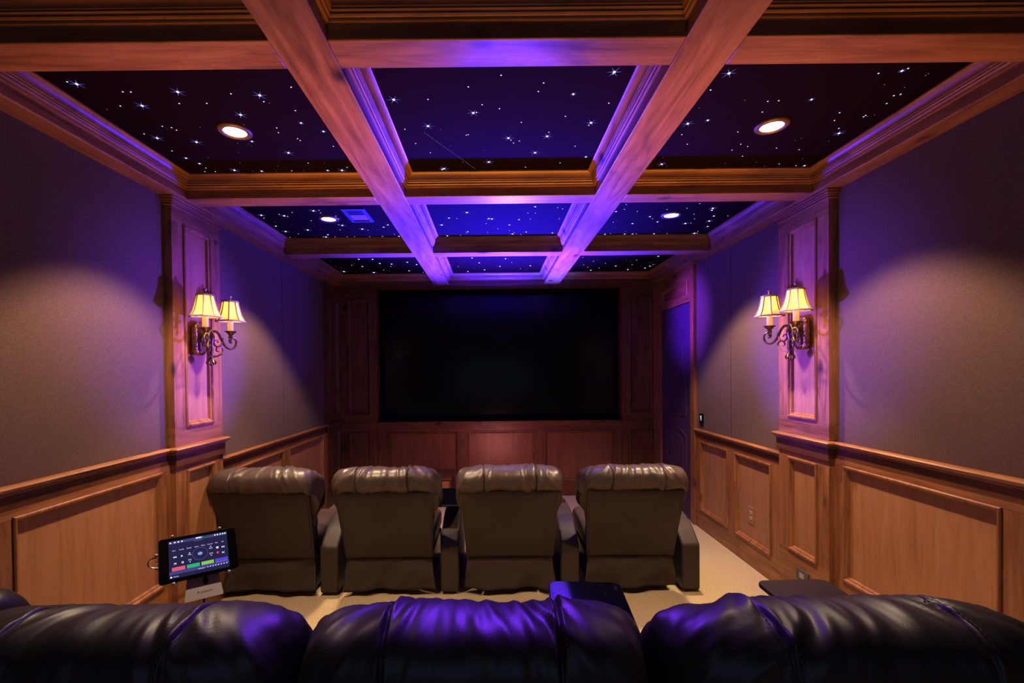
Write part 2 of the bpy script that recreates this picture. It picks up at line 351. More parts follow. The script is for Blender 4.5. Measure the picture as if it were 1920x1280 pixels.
floor = MB().box((XL-0.1, RISE_Y-0.02, -0.1), (XR+0.1, YS+0.1, 0.0)).build('floor', 'carpet')
tag(floor, 'beige carpeted floor under the front row of recliners', 'floor', kind='structure')
riser = MB().box((XL, YB, -0.1), (XR, RISE_Y, RISER)).build('floor_riser', 'carpet', bevel=0.02, seg=3)
tag(riser, 'raised beige carpet platform under the back row of recliners', 'platform', kind='structure')
wb = MB().box((XL-0.1, YB-0.1, -0.1), (XR+0.1, YB, ZC+0.1)).build('wall_back', 'fabric')
tag(wb, 'mauve fabric wall behind the back row', 'wall', kind='structure')
ce = MB().box((XL-0.1, YB-0.1, ZC+0.012), (XR+0.1, YS+0.1, ZC+0.1)).build('ceiling', 'black_void')
tag(ce, 'black ceiling deck above the coffers', 'ceiling', kind='structure')

# side walls -------------------------------------------------------------
def side_wall(T, name, label, left):
    root = struct(name, label, 'wall')
    MB(T).box((YB, -0.1, -0.1), (YS+0.1, ZC+0.1, 0.0)).build('wall_core', 'felt_gap', root)
    WF = 0.008
    seam = 4.27 if left else 3.96
    wend = 5.30 if left else 4.62
    # fabric panels
    for a, b, z0 in ((YB, PIL0-0.006, RAIL_NEAR), (PIL1, seam-0.004, RAIL_FAR), (seam+0.004, wend, RAIL_FAR)):
        MB(T).box((a, z0, 0.0), (b, ZS, WF)).build('fabric_panel', 'fabric', root)
    # near wainscot
    npan = [(-0.60, 0.20), (0.36, 0.72), (0.88, 1.68), (1.84, 2.665)]
    framed(T, root, YB, PIL0, RISER, RAIL_NEAR-0.10, npan, 0.33, 0.985, 0.0, 0.024, 0.006, 'alder_y', 'alder_z')
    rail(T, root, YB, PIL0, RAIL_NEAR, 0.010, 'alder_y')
    # far wainscot
    fpan = [(3.37, 3.87), (3.99, 4.51)] if not left else [(3.40, 4.22), (4.34, 5.20)]
    framed(T, root, PIL1, wend, 0.0, RAIL_FAR-0.10, fpan, 0.187, 0.852, 0.0, 0.024, 0.006, 'alder_y', 'alder_z')
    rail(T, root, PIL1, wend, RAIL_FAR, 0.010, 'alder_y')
    # pilaster
    W = PILW
    MB(T).box((PIL0, RAIL_NEAR-0.10, 0.0), (PIL1, RAIL_NEAR, W)).build('pilaster_block', 'alder_y', root)
    framed(T, root, PIL0, PIL1, RAIL_NEAR+0.0, ZS, [(PIL0+0.105, PIL1-0.105)], 1.235, 2.465, 0.0, W, W-0.020, 'alder_y', 'alder_z', 'pilaster_frame', 'pilaster_panel')
    framed(T, root, PIL0, PIL1, 0.0, RAIL_NEAR-0.10, [(PIL0+0.105, PIL1-0.105)], 0.345, 1.0-0.04, 0.0, W, W-0.020, 'alder_y', 'alder_z', 'pilaster_frame', 'pilaster_panel')
    mb = MB(T)
    mb.rings([[(PIL0-d, RAIL_NEAR-dv, 0.0), (PIL0-d, RAIL_NEAR-dv, W+d), (PIL1+d, RAIL_NEAR-dv, W+d), (PIL1+d, RAIL_NEAR-dv, 0.0)] for dv, d in
              ((0, 0), (0, 0.020), (0.004, 0.030), (0.012, 0.036), (0.021, 0.034), (0.027, 0.026), (0.031, 0.018), (0.036, 0.020), (0.041, 0.014), (0.044, 0.0))], loop=False)
    mb.build('pilaster_rail', 'alder_y', root, smooth=True)
    MB(T).box((PIL0-0.010, RAIL_NEAR-0.115, 0.0), (PIL1+0.010, RAIL_NEAR-0.040, W+0.012)).build('rail_frieze', 'dark_alder_y', root)  # shade below the pilaster rail put into the darker wood
    mb = MB(T)
    for d, za, zb in ((0.010, ZS-0.050, ZS-0.038), (0.016, ZS-0.036, ZS-0.026), (0.024, ZS-0.026, ZS-0.012), (0.032, ZS-0.012, ZS)):
        mb.box((PIL0-d, za, 0.0), (PIL1+d, zb, W+d))
    mb.build('pilaster_capital', 'alder_y', root, bevel=0.003)
    return root
wl = side_wall(TL, 'wall_left', 'wood wainscot and mauve fabric wall on the side away from the door', True)
wr = side_wall(TR, 'wall_right', 'wood wainscot and mauve fabric wall on the side with the door', False)
# far end of the doorless wall: tall panelled board
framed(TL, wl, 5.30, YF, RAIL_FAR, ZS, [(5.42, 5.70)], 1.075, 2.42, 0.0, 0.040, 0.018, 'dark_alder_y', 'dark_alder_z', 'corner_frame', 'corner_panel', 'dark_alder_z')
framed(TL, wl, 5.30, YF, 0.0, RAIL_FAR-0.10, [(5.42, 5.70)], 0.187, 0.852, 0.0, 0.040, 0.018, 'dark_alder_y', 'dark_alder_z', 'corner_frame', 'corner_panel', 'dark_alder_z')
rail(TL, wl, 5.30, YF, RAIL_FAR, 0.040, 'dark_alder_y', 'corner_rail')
# door bay
D0, D1, DH = 4.705, 5.54, 2.245
mb = MB(TR)
mb.box((4.62, 0.0, 0.0), (D0, ZS, 0.040), 1); mb.box((D1, 0.0, 0.0), (YF, ZS, 0.040), 1)
mb.box((D0, DH, 0.0), (D1, 2.325, 0.040), 0); mb.box((D0, 2.465, 0.0), (D1, ZS, 0.040), 0)
mb.box((D0, 2.325, 0.0), (4.76, 2.465, 0.040), 1); mb.box((5.48, 2.325, 0.0), (D1, 2.465, 0.040), 1)
mb.build('door_casing', ['alder_y', 'alder_z'], wr)
MB(TR).box((4.755, 2.32, 0.0), (5.485, 2.47, 0.022)).build('header_panel', 'alder_y', wr)
moulding(TR, wr, 4.76, 2.325, 5.48, 2.465, 0.040, 0.022, 'alder_y')
door = MB(TR).box((D0+0.004, 0.008, 0.001), (D1-0.004, DH-0.004, 0.020)).build('door_1', 'door_wood_violet_lit')
tag(door, 'dark arched-panel door in the corner beside the screen', 'door', kind='structure')
def arched(u0, u1, v0, v1, rise, up, inset):
    """outline of a door panel whose top (or bottom) edge is a shallow arch"""
    u0 += inset; u1 -= inset; v0 += inset; v1 -= inset
    pts = []
    n = 14
    if up:
        pts += [(u0, v0), (u1, v0)]
        pts += [(u1 + (u0-u1)*k/n, v1 - rise + rise*math.sin(PI*k/n)**0.8) for k in range(n+1)]
    else:
        pts += [(u1, v1), (u0, v1)]
        pts += [(u0 + (u1-u0)*k/n, v0 + rise*math.sin(PI*k/n)**0.8) for k in range(n+1)]
    return pts
for u0, u1, v0, v1, rise, up in ((4.84, 5.40, 1.06, 2.03, 0.085, True), (4.84, 5.40, 0.20, 0.93, 0.07, True)):
    mb = MB(TR)
    mb.rings([[(u, v, w) for u, v in arched(u0, u1, v0, v1, rise, up, d)] for d, w in
              ((0, 0.0195), (0.003, 0.028), (0.012, 0.031), (0.022, 0.026), (0.030, 0.0205))])
    mb.build('panel_moulding', 'door_wood_violet_lit', door, smooth=True)
    mb = MB(TR)
    mb.rings([[(u, v, w) for u, v in arched(u0, u1, v0, v1, rise, up, d)] for d, w in ((0.075, 0.019), (0.09, 0.026))], cap=True)
    mb.build('raised_panel', 'door_wood_violet_lit', door)

# front wall ---------------------------------------------------------------
wf = struct('wall_front', 'dark panelled wood wall around the screen', 'wall')
CX0, CX1 = -1.44, 1.607
MB().box((XL-0.1, YS, -0.1), (XR+0.1, YS+0.1, ZC+0.1)).build('wall_core', 'felt_gap', wf)
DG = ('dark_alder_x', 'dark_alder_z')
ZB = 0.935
for a, b, p, q in ((XL, CX0, -1.793, -1.53), (CX1, XR, 1.71, 1.985)):
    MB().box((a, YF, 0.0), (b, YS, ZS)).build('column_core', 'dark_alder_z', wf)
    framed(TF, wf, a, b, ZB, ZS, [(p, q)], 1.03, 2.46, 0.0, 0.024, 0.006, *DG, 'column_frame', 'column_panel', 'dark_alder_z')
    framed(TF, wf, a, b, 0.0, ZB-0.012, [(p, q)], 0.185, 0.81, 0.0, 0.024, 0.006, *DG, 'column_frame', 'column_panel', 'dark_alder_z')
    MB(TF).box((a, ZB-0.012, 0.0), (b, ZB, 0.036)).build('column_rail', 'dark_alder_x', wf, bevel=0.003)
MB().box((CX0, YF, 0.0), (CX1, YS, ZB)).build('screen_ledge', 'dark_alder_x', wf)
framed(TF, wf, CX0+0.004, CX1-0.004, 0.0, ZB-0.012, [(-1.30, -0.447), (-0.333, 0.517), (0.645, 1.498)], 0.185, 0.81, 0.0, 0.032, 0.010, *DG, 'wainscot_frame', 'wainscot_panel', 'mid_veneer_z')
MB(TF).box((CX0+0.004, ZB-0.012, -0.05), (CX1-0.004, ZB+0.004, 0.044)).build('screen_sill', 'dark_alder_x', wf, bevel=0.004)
# front soffit with its fascia
mb = MB(); mb.box((XL, 5.587, ZS), (XR, YS, ZC+0.012)); mb.build('front_soffit', 'dark_alder_x', wf)

scr = empty('projection_screen', (0.083, YS-0.03, 1.75))
tag(scr, 'wide black blank projection screen in the wood recess', 'screen')
def loc_obj(mb, name, mats, root, **k):
    Mi = Matrix.LocRotScale(root.location, root.rotation_euler, None).inverted()
    mb.v = [Mi @ v for v in mb.v]
    return mb.build(name, mats, root, **k)
mb = MB()
fx0, fx1, fz0, fz1 = -1.428, 1.595, 0.955, 2.572
for a, b in (((fx0, YS-0.036, fz0), (fx1, YS-0.002, fz0+0.055)), ((fx0, YS-0.036, fz1-0.045), (fx1, YS-0.002, fz1)),
             ((fx0, YS-0.036, fz0+0.055), (fx0+0.05, YS-0.002, fz1-0.045)), ((fx1-0.05, YS-0.036, fz0+0.055), (fx1, YS-0.002, fz1-0.045))):
    mb.box(a, b)
loc_obj(mb, 'screen_frame', 'velvet', scr)
loc_obj(MB().box((fx0+0.05, YS-0.024, fz0+0.055), (fx1-0.05, YS-0.004, fz1-0.045)), 'screen_surface', 'screen_black', scr)

# ------------------------------------------------------------------ coffered ceiling
XBEAM = [(-0.698, -0.513), (0.623, 0.812)]
YBEAM = [(0.17, 0.31), (1.477, 1.614), (2.785, 2.918), (4.097, 4.239)]
SW = 0.117
def beam(name, a, b, m, label):
    o = MB().box(a, b).build(name, m, bevel=0.004)
    return tag(o, label, 'beam', kind='structure')
for (a, b), w in zip(XBEAM, ('long ceiling beam on the side away from the door, running toward the screen', 'long ceiling beam on the door side, running toward the screen')):
    beam('ceiling_beam', (a, YB, ZS), (b, 5.587, ZC+0.012), 'alder_y', w)
xs = [(XL+SW, XBEAM[0][0]), (XBEAM[0][1], XBEAM[1][0]), (XBEAM[1][1], XR-SW)]
nmx = ('at the doorless wall', 'between the two long beams', 'at the door wall')
nmy = ('overhead', 'first row from the camera', 'second row, in line with the pilasters', 'third row, close to the screen')
for j, (y0, y1) in enumerate(YBEAM):
    for i, (x0, x1) in enumerate(xs):
        beam('cross_beam', (x0, y0, ZS), (x1, y1, ZC+0.012), 'alder_x', 'short wooden cross beam %s, %s' % (nmx[i], nmy[j]))
for nm, a, b, w in (('ceiling_border', XL, XL+SW, 'wooden soffit board along the doorless wall'), ('ceiling_border', XR-SW, XR, 'wooden soffit board along the door wall')):
    o = MB().box((a, YB, ZS), (b, 5.587, ZC+0.012)).build(nm, 'alder_y', bevel=0.004)
    tag(o, w, 'soffit', kind='structure')
ycells = [(0.31, 1.477), (1.614, 2.785), (2.918, 4.097), (4.239, 5.587)]
CROWN = [(0.0, ZS+0.052), (0.010, ZS+0.053), (0.012, ZS+0.058), (0.012, ZS+0.062), (0.016, ZS+0.064), (0.019, ZS+0.069), (0.016, ZS+0.073),
         (0.020, ZS+0.076), (0.024, ZS+0.080), (0.022, ZS+0.085), (0.026, ZS+0.088), (0.027, ZS+0.096), (0.032, ZS+0.106), (0.040, ZS+0.115),
         (0.050, ZS+0.122), (0.055, ZS+0.124), (0.055, ZC+0.002)]
k = 0
for j, (y0, y1) in enumerate(ycells):
    for i, (x0, x1) in enumerate(xs):
        k += 1
        root = tag(empty('trim_%d' % k, (x0, y0, ZS)), 'stepped crown moulding lining the coffer %s, %s' % (nmx[i], ('overhead', 'nearest whole row', 'middle row', 'row at the screen')[j]), 'moulding', kind='structure')
        for s in range(4):
            mb = MB()
            for d, z in CROWN: pass
            cor = lambda d: [(x0+d, y0+d), (x1-d, y0+d), (x1-d, y1-d), (x0+d, y1-d)]
            rows = []
            for d, z in CROWN:
                c = cor(d); p, q = c[s], c[(s+1) % 4]
                rows.append([(p[0], p[1], z), (q[0], q[1], z)])
            mb.rings(rows, loop=False)
            mb.v = [v - root.location for v in mb.v]
            mb.build('moulding_run', 'alder_x' if s % 2 == 0 else 'alder_y', root, smooth=True, keep=False)

# star panels -----------------------------------------------------------------
def star_mesh(kind):
    mb = MB()
    r = (0.0024, 0.0035, 0.0048, 0.0060)[kind]
    mb.rings([[(rr*math.cos(2*PI*q/8), rr*math.sin(2*PI*q/8), z) for q in range(8)] for rr, z in ((r, 0.0), (r*0.8, -r*0.4), (r*0.25, -r*0.6))], cap=True)
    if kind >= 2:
        L = 0.017 if kind == 2 else 0.034  # flat glowing rays imitate lens diffraction spikes around bright stars
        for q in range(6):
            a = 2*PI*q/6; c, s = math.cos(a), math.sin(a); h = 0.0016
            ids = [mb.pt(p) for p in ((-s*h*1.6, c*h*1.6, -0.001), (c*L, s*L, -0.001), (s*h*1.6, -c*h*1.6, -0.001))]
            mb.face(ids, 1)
    mats = ['star_faint' if kind == 0 else 'star_mid' if kind == 1 else 'star_core', 'star_glare_ray']
    o = mb.build('star_light', mats, keep=True)
    return o
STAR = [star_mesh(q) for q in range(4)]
first = [True]*4
rowname = ('nearest row', 'middle row', 'screen row')
pw = {(0,0): 'holding a lit downlight', (1,0): 'with a dotted shooting star streak', (2,0): 'holding a lit downlight', (0,1): 'holding a downlight and a square vent',
      (1,1): 'glowing violet', (2,1): 'holding a small lit downlight', (0,2): 'narrow and dark', (1,2): 'glowing violet, straight above the screen', (2,2): 'holding a round black speaker'}
for (ci, ri), stars in sorted(STARS.items()):
    x0, x1 = xs[ci]; y0, y1 = ycells[ri+1]
    cx, cy = (x0+x1)/2, (y0+y1)/2
    p = MB().box((x0-cx+0.002, y0-cy+0.002, 0.0), (x1-cx-0.002, y1-cy-0.002, 0.010)).build('star_panel', 'star_fabric', loc=(cx, cy, ZC))
    tag(p, 'starry ceiling panel %s, %s, %s' % (('by doorless wall', 'between long beams', 'by door wall')[ci], rowname[ri], pw[(ci, ri)]), 'ceiling panel', 'fibre optic star panels in the coffers')
    rnd = random.Random(ci*7+ri)
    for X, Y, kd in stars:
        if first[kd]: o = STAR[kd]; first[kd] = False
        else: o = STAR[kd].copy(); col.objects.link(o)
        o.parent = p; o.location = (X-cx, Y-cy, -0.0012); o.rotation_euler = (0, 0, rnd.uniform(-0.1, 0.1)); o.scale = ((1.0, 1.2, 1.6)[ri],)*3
    if (ci, ri) == (1, 0):
        mb = MB()
        a, b = Vector((-0.324, 2.302)), Vector((-0.092, 2.767-0.06))
        for q in range(34):
            t = q/33; c = a.lerp(b, t); rr = 0.0020 + 0.0012*((q*7) % 5)/5
            mb.rings([[(c.x-cx+r2*math.cos(2*PI*w/6), c.y-cy+r2*math.sin(2*PI*w/6), z) for w in range(6)] for r2, z in ((rr, 0), (rr*0.6, -0.0015))], cap=True)
        mb.build('shooting_star_trail', 'trail_dot', p)
for q, o in enumerate(STAR):
    if first[q]: bpy.data.objects.remove(o)
# front-most coffer row overhead has plain star fabric
for i, (x0, x1) in enumerate(xs):
    y0, y1 = ycells[0]
    p = MB().box((x0+0.002, y0+0.002, ZC), (x1-0.002, y1-0.002, ZC+0.010)).build('overhead_ceiling', 'star_fabric')
    tag(p, 'black ceiling panel overhead %s' % nmx[i], 'ceiling panel', kind='structure')

# downlights ---------------------------------------------------------------------
def downlight(x, y, label, first_=[None]):
    if first_[0] is None:
        r = empty('recessed_downlight')
        MB().lathe([(0.050, 0.004), (0.052, -0.006), (0.058, -0.010), (0.070, -0.009), (0.076, -0.004), (0.077, 0.0)], seg=40, cap=False).build('trim_ring', 'ring_bronze', r, smooth=True)
        MB().lathe([(0.0005, -0.0045), (0.030, -0.0045), (0.0515, -0.0030)], seg=40).build('lens', 'lens_warm', r, smooth=True, keep=False)
        first_[0] = r
    else: r = copy_tree(first_[0])
    r.location = (x, y, ZC-0.0005)
    return tag(r, label, 'downlight', 'recessed downlights in the starry ceiling')
DL = [(-1.240, 2.268), (1.367, 2.268), (-1.240, 3.555), (1.370, 3.545)]
for (x, y), lb in zip(DL, ('lit round downlight in the large starry coffer above the doorless wall wainscot', 'lit round downlight with wide bronze ring in the large coffer on the door side',
                           'small lit downlight beside the square ceiling vent', 'small lit downlight in the middle coffer row on the door side')):
    downlight(x, y, lb)

# square vent
v = empty('ceiling_vent', (-0.995, 3.475, ZC))
tag(v, 'square dark ceiling vent beside a small downlight', 'vent')
mb = MB()
mb.rings([[(-h, -g, z), (h, -g, z), (h, g, z), (-h, g, z)] for h, g, z in ((0.085, 0.145, 0.0), (0.085, 0.145, -0.010), (0.062, 0.118, -0.012), (0.060, 0.115, -0.002))])
mb.build('vent_frame', 'vent_frame', v)
MB().box((-0.062, -0.118, -0.0035), (0.062, 0.0, -0.0005)).build('louver_panel', 'slot_dark', v)
MB().box((-0.062, 0.0, -0.0035), (0.062, 0.118, -0.0005)).build('filter_panel', 'vent_tan', v)
s = empty('ceiling_speaker', (1.655, 4.977, ZC))
tag(s, 'round black in-ceiling speaker in the coffer above the door', 'speaker')
MB().lathe([(0.105, 0.0), (0.105, -0.008), (0.095, -0.010), (0.092, -0.006)], seg=36, cap=False).build('speaker_rim', 'plastic_black', s, smooth=True)
MB().lathe([(0.0005, -0.0075), (0.05, -0.007), (0.0925, -0.0055)], seg=36).build('speaker_grille', 'black_void', s, smooth=True)
# ------------------------------------------------------------------ recliners
def catmull(P, n, closed=True):
    P = [Vector(p) for p in P]; k = len(P); out = []
    segs = k if closed else k-1
    for i in range(segs):
        if closed: a, b, c, d = P[(i-1) % k], P[i], P[(i+1) % k], P[(i+2) % k]
        else: a, b, c, d = P[max(i-1, 0)], P[i], P[i+1], P[min(i+2, k-1)]
        for j in range(n):
            t = j/n
            out.append(0.5*((2*b) + (c-a)*t + (2*a-5*b+4*c-d)*t*t + (3*b-a-3*c+d)*t**3))
    if not closed: out.append(P[-1])
    return out
BACK_PROF = [(-0.150, 0.762), (-0.182, 0.785), (-0.197, 0.825), (-0.190, 0.868), (-0.158, 0.900), (-0.105, 0.913), (-0.045, 0.908), (0.015, 0.885),
             (0.060, 0.845), (0.085, 0.785), (0.088, 0.715), (0.080, 0.655), (0.100, 0.605), (0.130, 0.545), (0.150, 0.480), (0.140, 0.425),
             (0.080, 0.415), (0.035, 0.480), (-0.030, 0.60), (-0.105, 0.735)]
SEAMX = 0.182
def back_cushion(seed, mat, root, wr):
    prof = catmull(BACK_PROF, 5)
    n = len(prof)
    cy = sum(p.x for p in prof)/n; cz = 0.70
    hw = 0.374
    xs_ = set()
    for q in range(121): xs_.add(round(-1 + 2*q/120, 4))
    for s in (-1, 1):
        for q in (-3, -2, -1, 0, 1, 2, 3): xs_.add(round(s*SEAMX/hw + q*0.009, 4))
        for q in (0.985, 0.995): xs_.add(s*q)
    T = sorted(xs_)
    # arc-length along the profile for wrinkle coordinates
    arc = [0.0]
    for i in range(1, n): arc.append(arc[-1] + (prof[i]-prof[i-1]).length)
    mb = MB(); rings = []
    for t in T:
        x = t*hw
        s = max(0.0, 1-abs(t)**5.5)**(1/2.3)
        s = 0.50 + 0.50*s
        ds = min(abs(x-SEAMX), abs(x+SEAMX))
        ring = []
        for i, p in enumerate(prof):
            a = arc[i]
            q = Vector((cy + (p.x-cy)*s, cz + (p.y-cz)*(0.25*s+0.75 if p.y < cz else s)))
            ty = max(0, min(1, (p.x+0.19)/0.22))
            xx = x*(0.935 + 0.065*ty)
            nrm = Vector((p.x-cy, (p.y-cz)*0.6))
            tang = prof[(i+1) % n] - prof[i-1]; nv = Vector((tang.y, -tang.x))
            if nv.length > 1e-6: nv.normalize()
            if nv.dot(nrm) < 0: nv = -nv
            sk = max(-1.0, min(1.0, x/0.20))
            zz = max(0.0, min(1.0, (p.y-0.50)/0.16)); xx *= 0.795 + 0.205*zz*zz*(3-2*zz)
            wob = 1.2*noise.noise(Vector((xx*4, a*5, seed+40)))
            w1 = noise.noise(Vector((xx*15 + a*11*sk + wob, a*2.4, seed)))
            w1 = 0.5*w1 + 0.9*(0.45-abs(noise.noise(Vector((xx*11 + a*8*sk + wob, a*3.0, seed+5)))))
            w2 = noise.noise(Vector((xx*34 + a*16*sk, a*8, seed+9)))
            w3 = noise.noise(Vector((xx*5.5, a*6, seed+20)))
            edge = math.exp(-((1-abs(t))/0.16)**2)
            near = math.exp(-(ds/0.055)**2)
            d = wr*(w1*(0.0080+0.007*near+0.008*edge) + w2*(0.0022+0.003*near+0.004*edge) + w3*0.007)
            d -= 0.0085*math.exp(-(ds/0.0048)**2)            # stitched seam groove
            d += 0.0020*math.exp(-((ds-0.0105)/0.0045)**2)
            if i >= n-22: d *= 0.2
            q = q + nv*d
            ring.append((xx, q.x, q.y))
        rings.append(ring)
    mb.rings(rings, cap=True)
    return mb.build('back_cushion', mat, root, smooth='all'), prof, cy, cz
def stitches(root, mat, prof, off):
    """dashed double stitch lines beside the two seams of the headrest"""
    n = len(prof)
    for s in (-1, 1):
        for side in (-1, 1):
            mb = MB()
            xx = s*SEAMX + side*0.0115
            i = 2.0
            acc = 0
            while i < n*0.62:
                k = int(i); p = prof[k].lerp(prof[k+1], i-k); q2 = prof[min(k+1, n-1)]
                tang = (prof[k+1]-prof[k]).normalized(); nv = Vector((tang.y, -tang.x))
                if nv.dot(p - Vector((-0.03, 0.7))) < 0: nv = -nv
                ty = max(0, min(1, (p.x+0.19)/0.22)); X = xx*(0.935+0.065*ty)
                a = p + nv*0.0018; b = a + tang*0.0062
                mb.tube([(X, a.x, a.y), (X, (a.x+b.x)/2 + nv.x*0.0006, (a.y+b.y)/2 + nv.y*0.0006), (X, b.x, b.y)], 0.0009, seg=4)
                step = 0.0098/max(1e-6, (prof[k+1]-prof[k]).length); i += step
            mb.build('stitching', mat, root)
def arm_mesh(w):
    P = [(0.0, 0.018), (0.0, 0.330), (0.012, 0.345), (0.07, 0.392), (0.14, 0.438), (0.23, 0.475), (0.34, 0.497), (0.46, 0.502), (0.58, 0.500), (0.665, 0.490), (0.705, 0.468), (0.722, 0.435), (0.722, 0.018)]
    return P
def recliner(name, label, loc, seed, arm_c, arm_w, mats, wr=1.0, group=None, left_arm=None, right=True):
    root = empty(name, loc); tag(root, label, 'recliner', group)
    seatm, backm, armm, thr = mats
    # base box and hidden mechanism
    b = MB(); b.box((-0.285, 0.08, 0.02), (0.285, 0.66, 0.235)); b.build('base', 'plastic_black', root, bevel=0.01)
    # back cushion with its rolled headrest
    bc, prof, cy, cz = back_cushion(seed, seatm, root, wr)
    stitches(bc, thr, prof, 0)
    # upholstered rear panel, leaning back towards its top
    mb = MB(); rows = []
    nz, nx = 14, 16
    def rp(u, v, front):
        z = 0.262 + (0.768-0.262)*v
        y = 0.012 + (-0.152-0.012)*v
        hw = 0.300 + 0.022*v
        e = max(0, 1-abs(u)**10)*max(0, 1-abs(2*v-1)**10)
        puff = 0.020*(e**0.5) + 0.004*noise.noise(Vector((u*1.5, v*2, seed)))
        return (u*hw, y - puff + (0.055 if front else 0.0) + (0.02 if front else 0), z)
    us = [-1, -0.985, -0.95, -0.88, -0.7, -0.45, -0.2, 0, 0.2, 0.45, 0.7, 0.88, 0.95, 0.985, 1]
    vs = [0, 0.012, 0.04, 0.1, 0.25, 0.5, 0.75, 0.9, 0.96, 0.988, 1]
    g = [[mb.pt(rp(u, v, False)) for u in us] for v in vs]
    for i in range(len(vs)-1):
        for j in range(len(us)-1): mb.face((g[i][j], g[i][j+1], g[i+1][j+1], g[i+1][j]))
    per = [(us[j], 0) for j in range(len(us))] + [(1, v) for v in vs[1:]] + [(u, 1) for u in us[::-1][1:]] + [(-1, v) for v in vs[::-1][1:-1]]
    fr = [mb.pt((rp(u, v, False)[0], rp(u, v, False)[1]+0.03, rp(u, v, False)[2])) for u, v in per]
    bk = []
    for u, v in per: bk.append(g[vs.index(v)][us.index(u)])
    m = len(per)
    for q in range(m): mb.face((bk[q], fr[q], fr[(q+1) % m], bk[(q+1) % m]))
    mb.face(fr[::-1])
    pnl = mb.build('rear_panel', backm, root, smooth=True)
    # welt round the rear panel
    w = MB(); pts = [rp(u, v, False) for u, v in per]
    w.tube([(x*1.004, y+0.003, z) for x, y, z in pts], 0.0032, seg=6, closed=True)
    w.build('welt', seatm, pnl, smooth=True)
    # side gusset between rear panel and cushion, its shade put into the dark colour
    mb = MB()
    G = [(0.045, 0.255), (-0.120, 0.765), (-0.06, 0.80), (0.03, 0.60), (0.10, 0.43), (0.10, 0.255)]
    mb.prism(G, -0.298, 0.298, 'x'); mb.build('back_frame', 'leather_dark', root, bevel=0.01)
    # loose skirt below the panel
    mb = MB(); g = []
    for i in range(13):
        v = i/12; row = []
        for j in range(41):
            u = -1 + 2*j/40
            fold = 0.030*noise.noise(Vector((u*2.6+v*1.1, v*1.6, seed+3)))*(0.3+v) + 0.020*v*v*math.sin(u*4.0+seed)
            corner = 0.022*math.exp(-((1-abs(u))/0.12)**2)*math.exp(-(v/0.35)**2)
            row.append(mb.pt((u*(0.296+0.026*v), 0.010 + fold + corner - 0.015*v, 0.262 - 0.222*v + 0.014*v*noise.noise(Vector((u*2, 7, seed))))))
        g.append(row)
    for i in range(12):
        for j in range(40): mb.face((g[i][j], g[i][j+1], g[i+1][j+1], g[i+1][j]))
    sk = mb.build('skirt', backm, root, smooth=True)
    so = sk.modifiers.new('thick', 'SOLIDIFY'); so.thickness = 0.006; so.offset = -1
    # seat cushion and footrest
    mb = MB(); mb.box((-0.296, 0.13, 0.255), (0.296, 0.70, 0.420)); mb.build('seat_cushion', seatm, root, bevel=0.055, seg=4)
    mb = MB(); mb.box((-0.292, 0.645, 0.07), (0.292, 0.705, 0.245)); mb.build('footrest', seatm, root, bevel=0.02, seg=3)
    for s in ((-1,) if left_arm else ()) + ((1,) if right else ()):
        c, ww = (arm_c, arm_w) if s == 1 else left_arm
        ar = MB().prism(arm_mesh(ww), c-ww/2, c+ww/2, 'x').build('armrest', armm, root, bevel=0.014, seg=3)
        mb = MB(); mb.lathe([(0.034, 0.500), (0.040, 0.5035), (0.046, 0.5045), (0.049, 0.501)], (c, 0.52, 0), 24, cap=False)
        mb.build('cup_ring', 'plastic_black', ar, smooth=True)
    return root
FM = ('leather', 'leather_back', 'leather_back', 'thread')
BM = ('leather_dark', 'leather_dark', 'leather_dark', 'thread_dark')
FY = 3.215
fx = [-1.560, -0.735, 0.106, 0.948]
flab = ['brown leather recliner closest to the doorless wall, seen past the glowing tablet', 'brown leather recliner, second from the doorless wall in the front row',
        'brown leather recliner, second from the door wall in the front row, in deepest shade', 'brown leather recliner at the aisle end of the front row, by the open carpet']
for q in range(4):
    recliner('theater_recliner', flab[q], (fx[q], FY, 0), 3.0+q*11, 0.421 if q else 0.405, 0.126, FM, 1.5, 'theater recliners in two rows', left_arm=(-0.335, 0.055) if q == 0 else None)
BY = 1.05
bx = [-0.797, -0.045, 0.745]
blab = ['dark leather recliner with seamed headrest in front of the tablet stand', 'dark leather recliner at the middle of the back row under violet light',
        'dark leather recliner in the back row at the door wall side']
for q in range(3):
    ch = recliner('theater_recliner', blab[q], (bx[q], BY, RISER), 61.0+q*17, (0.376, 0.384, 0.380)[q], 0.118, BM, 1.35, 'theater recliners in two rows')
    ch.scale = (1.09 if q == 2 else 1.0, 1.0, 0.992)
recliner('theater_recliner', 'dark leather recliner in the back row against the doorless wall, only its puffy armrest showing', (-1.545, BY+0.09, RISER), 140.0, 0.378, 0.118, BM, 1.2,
         'theater recliners in two rows', left_arm=(-0.315, 0.125))

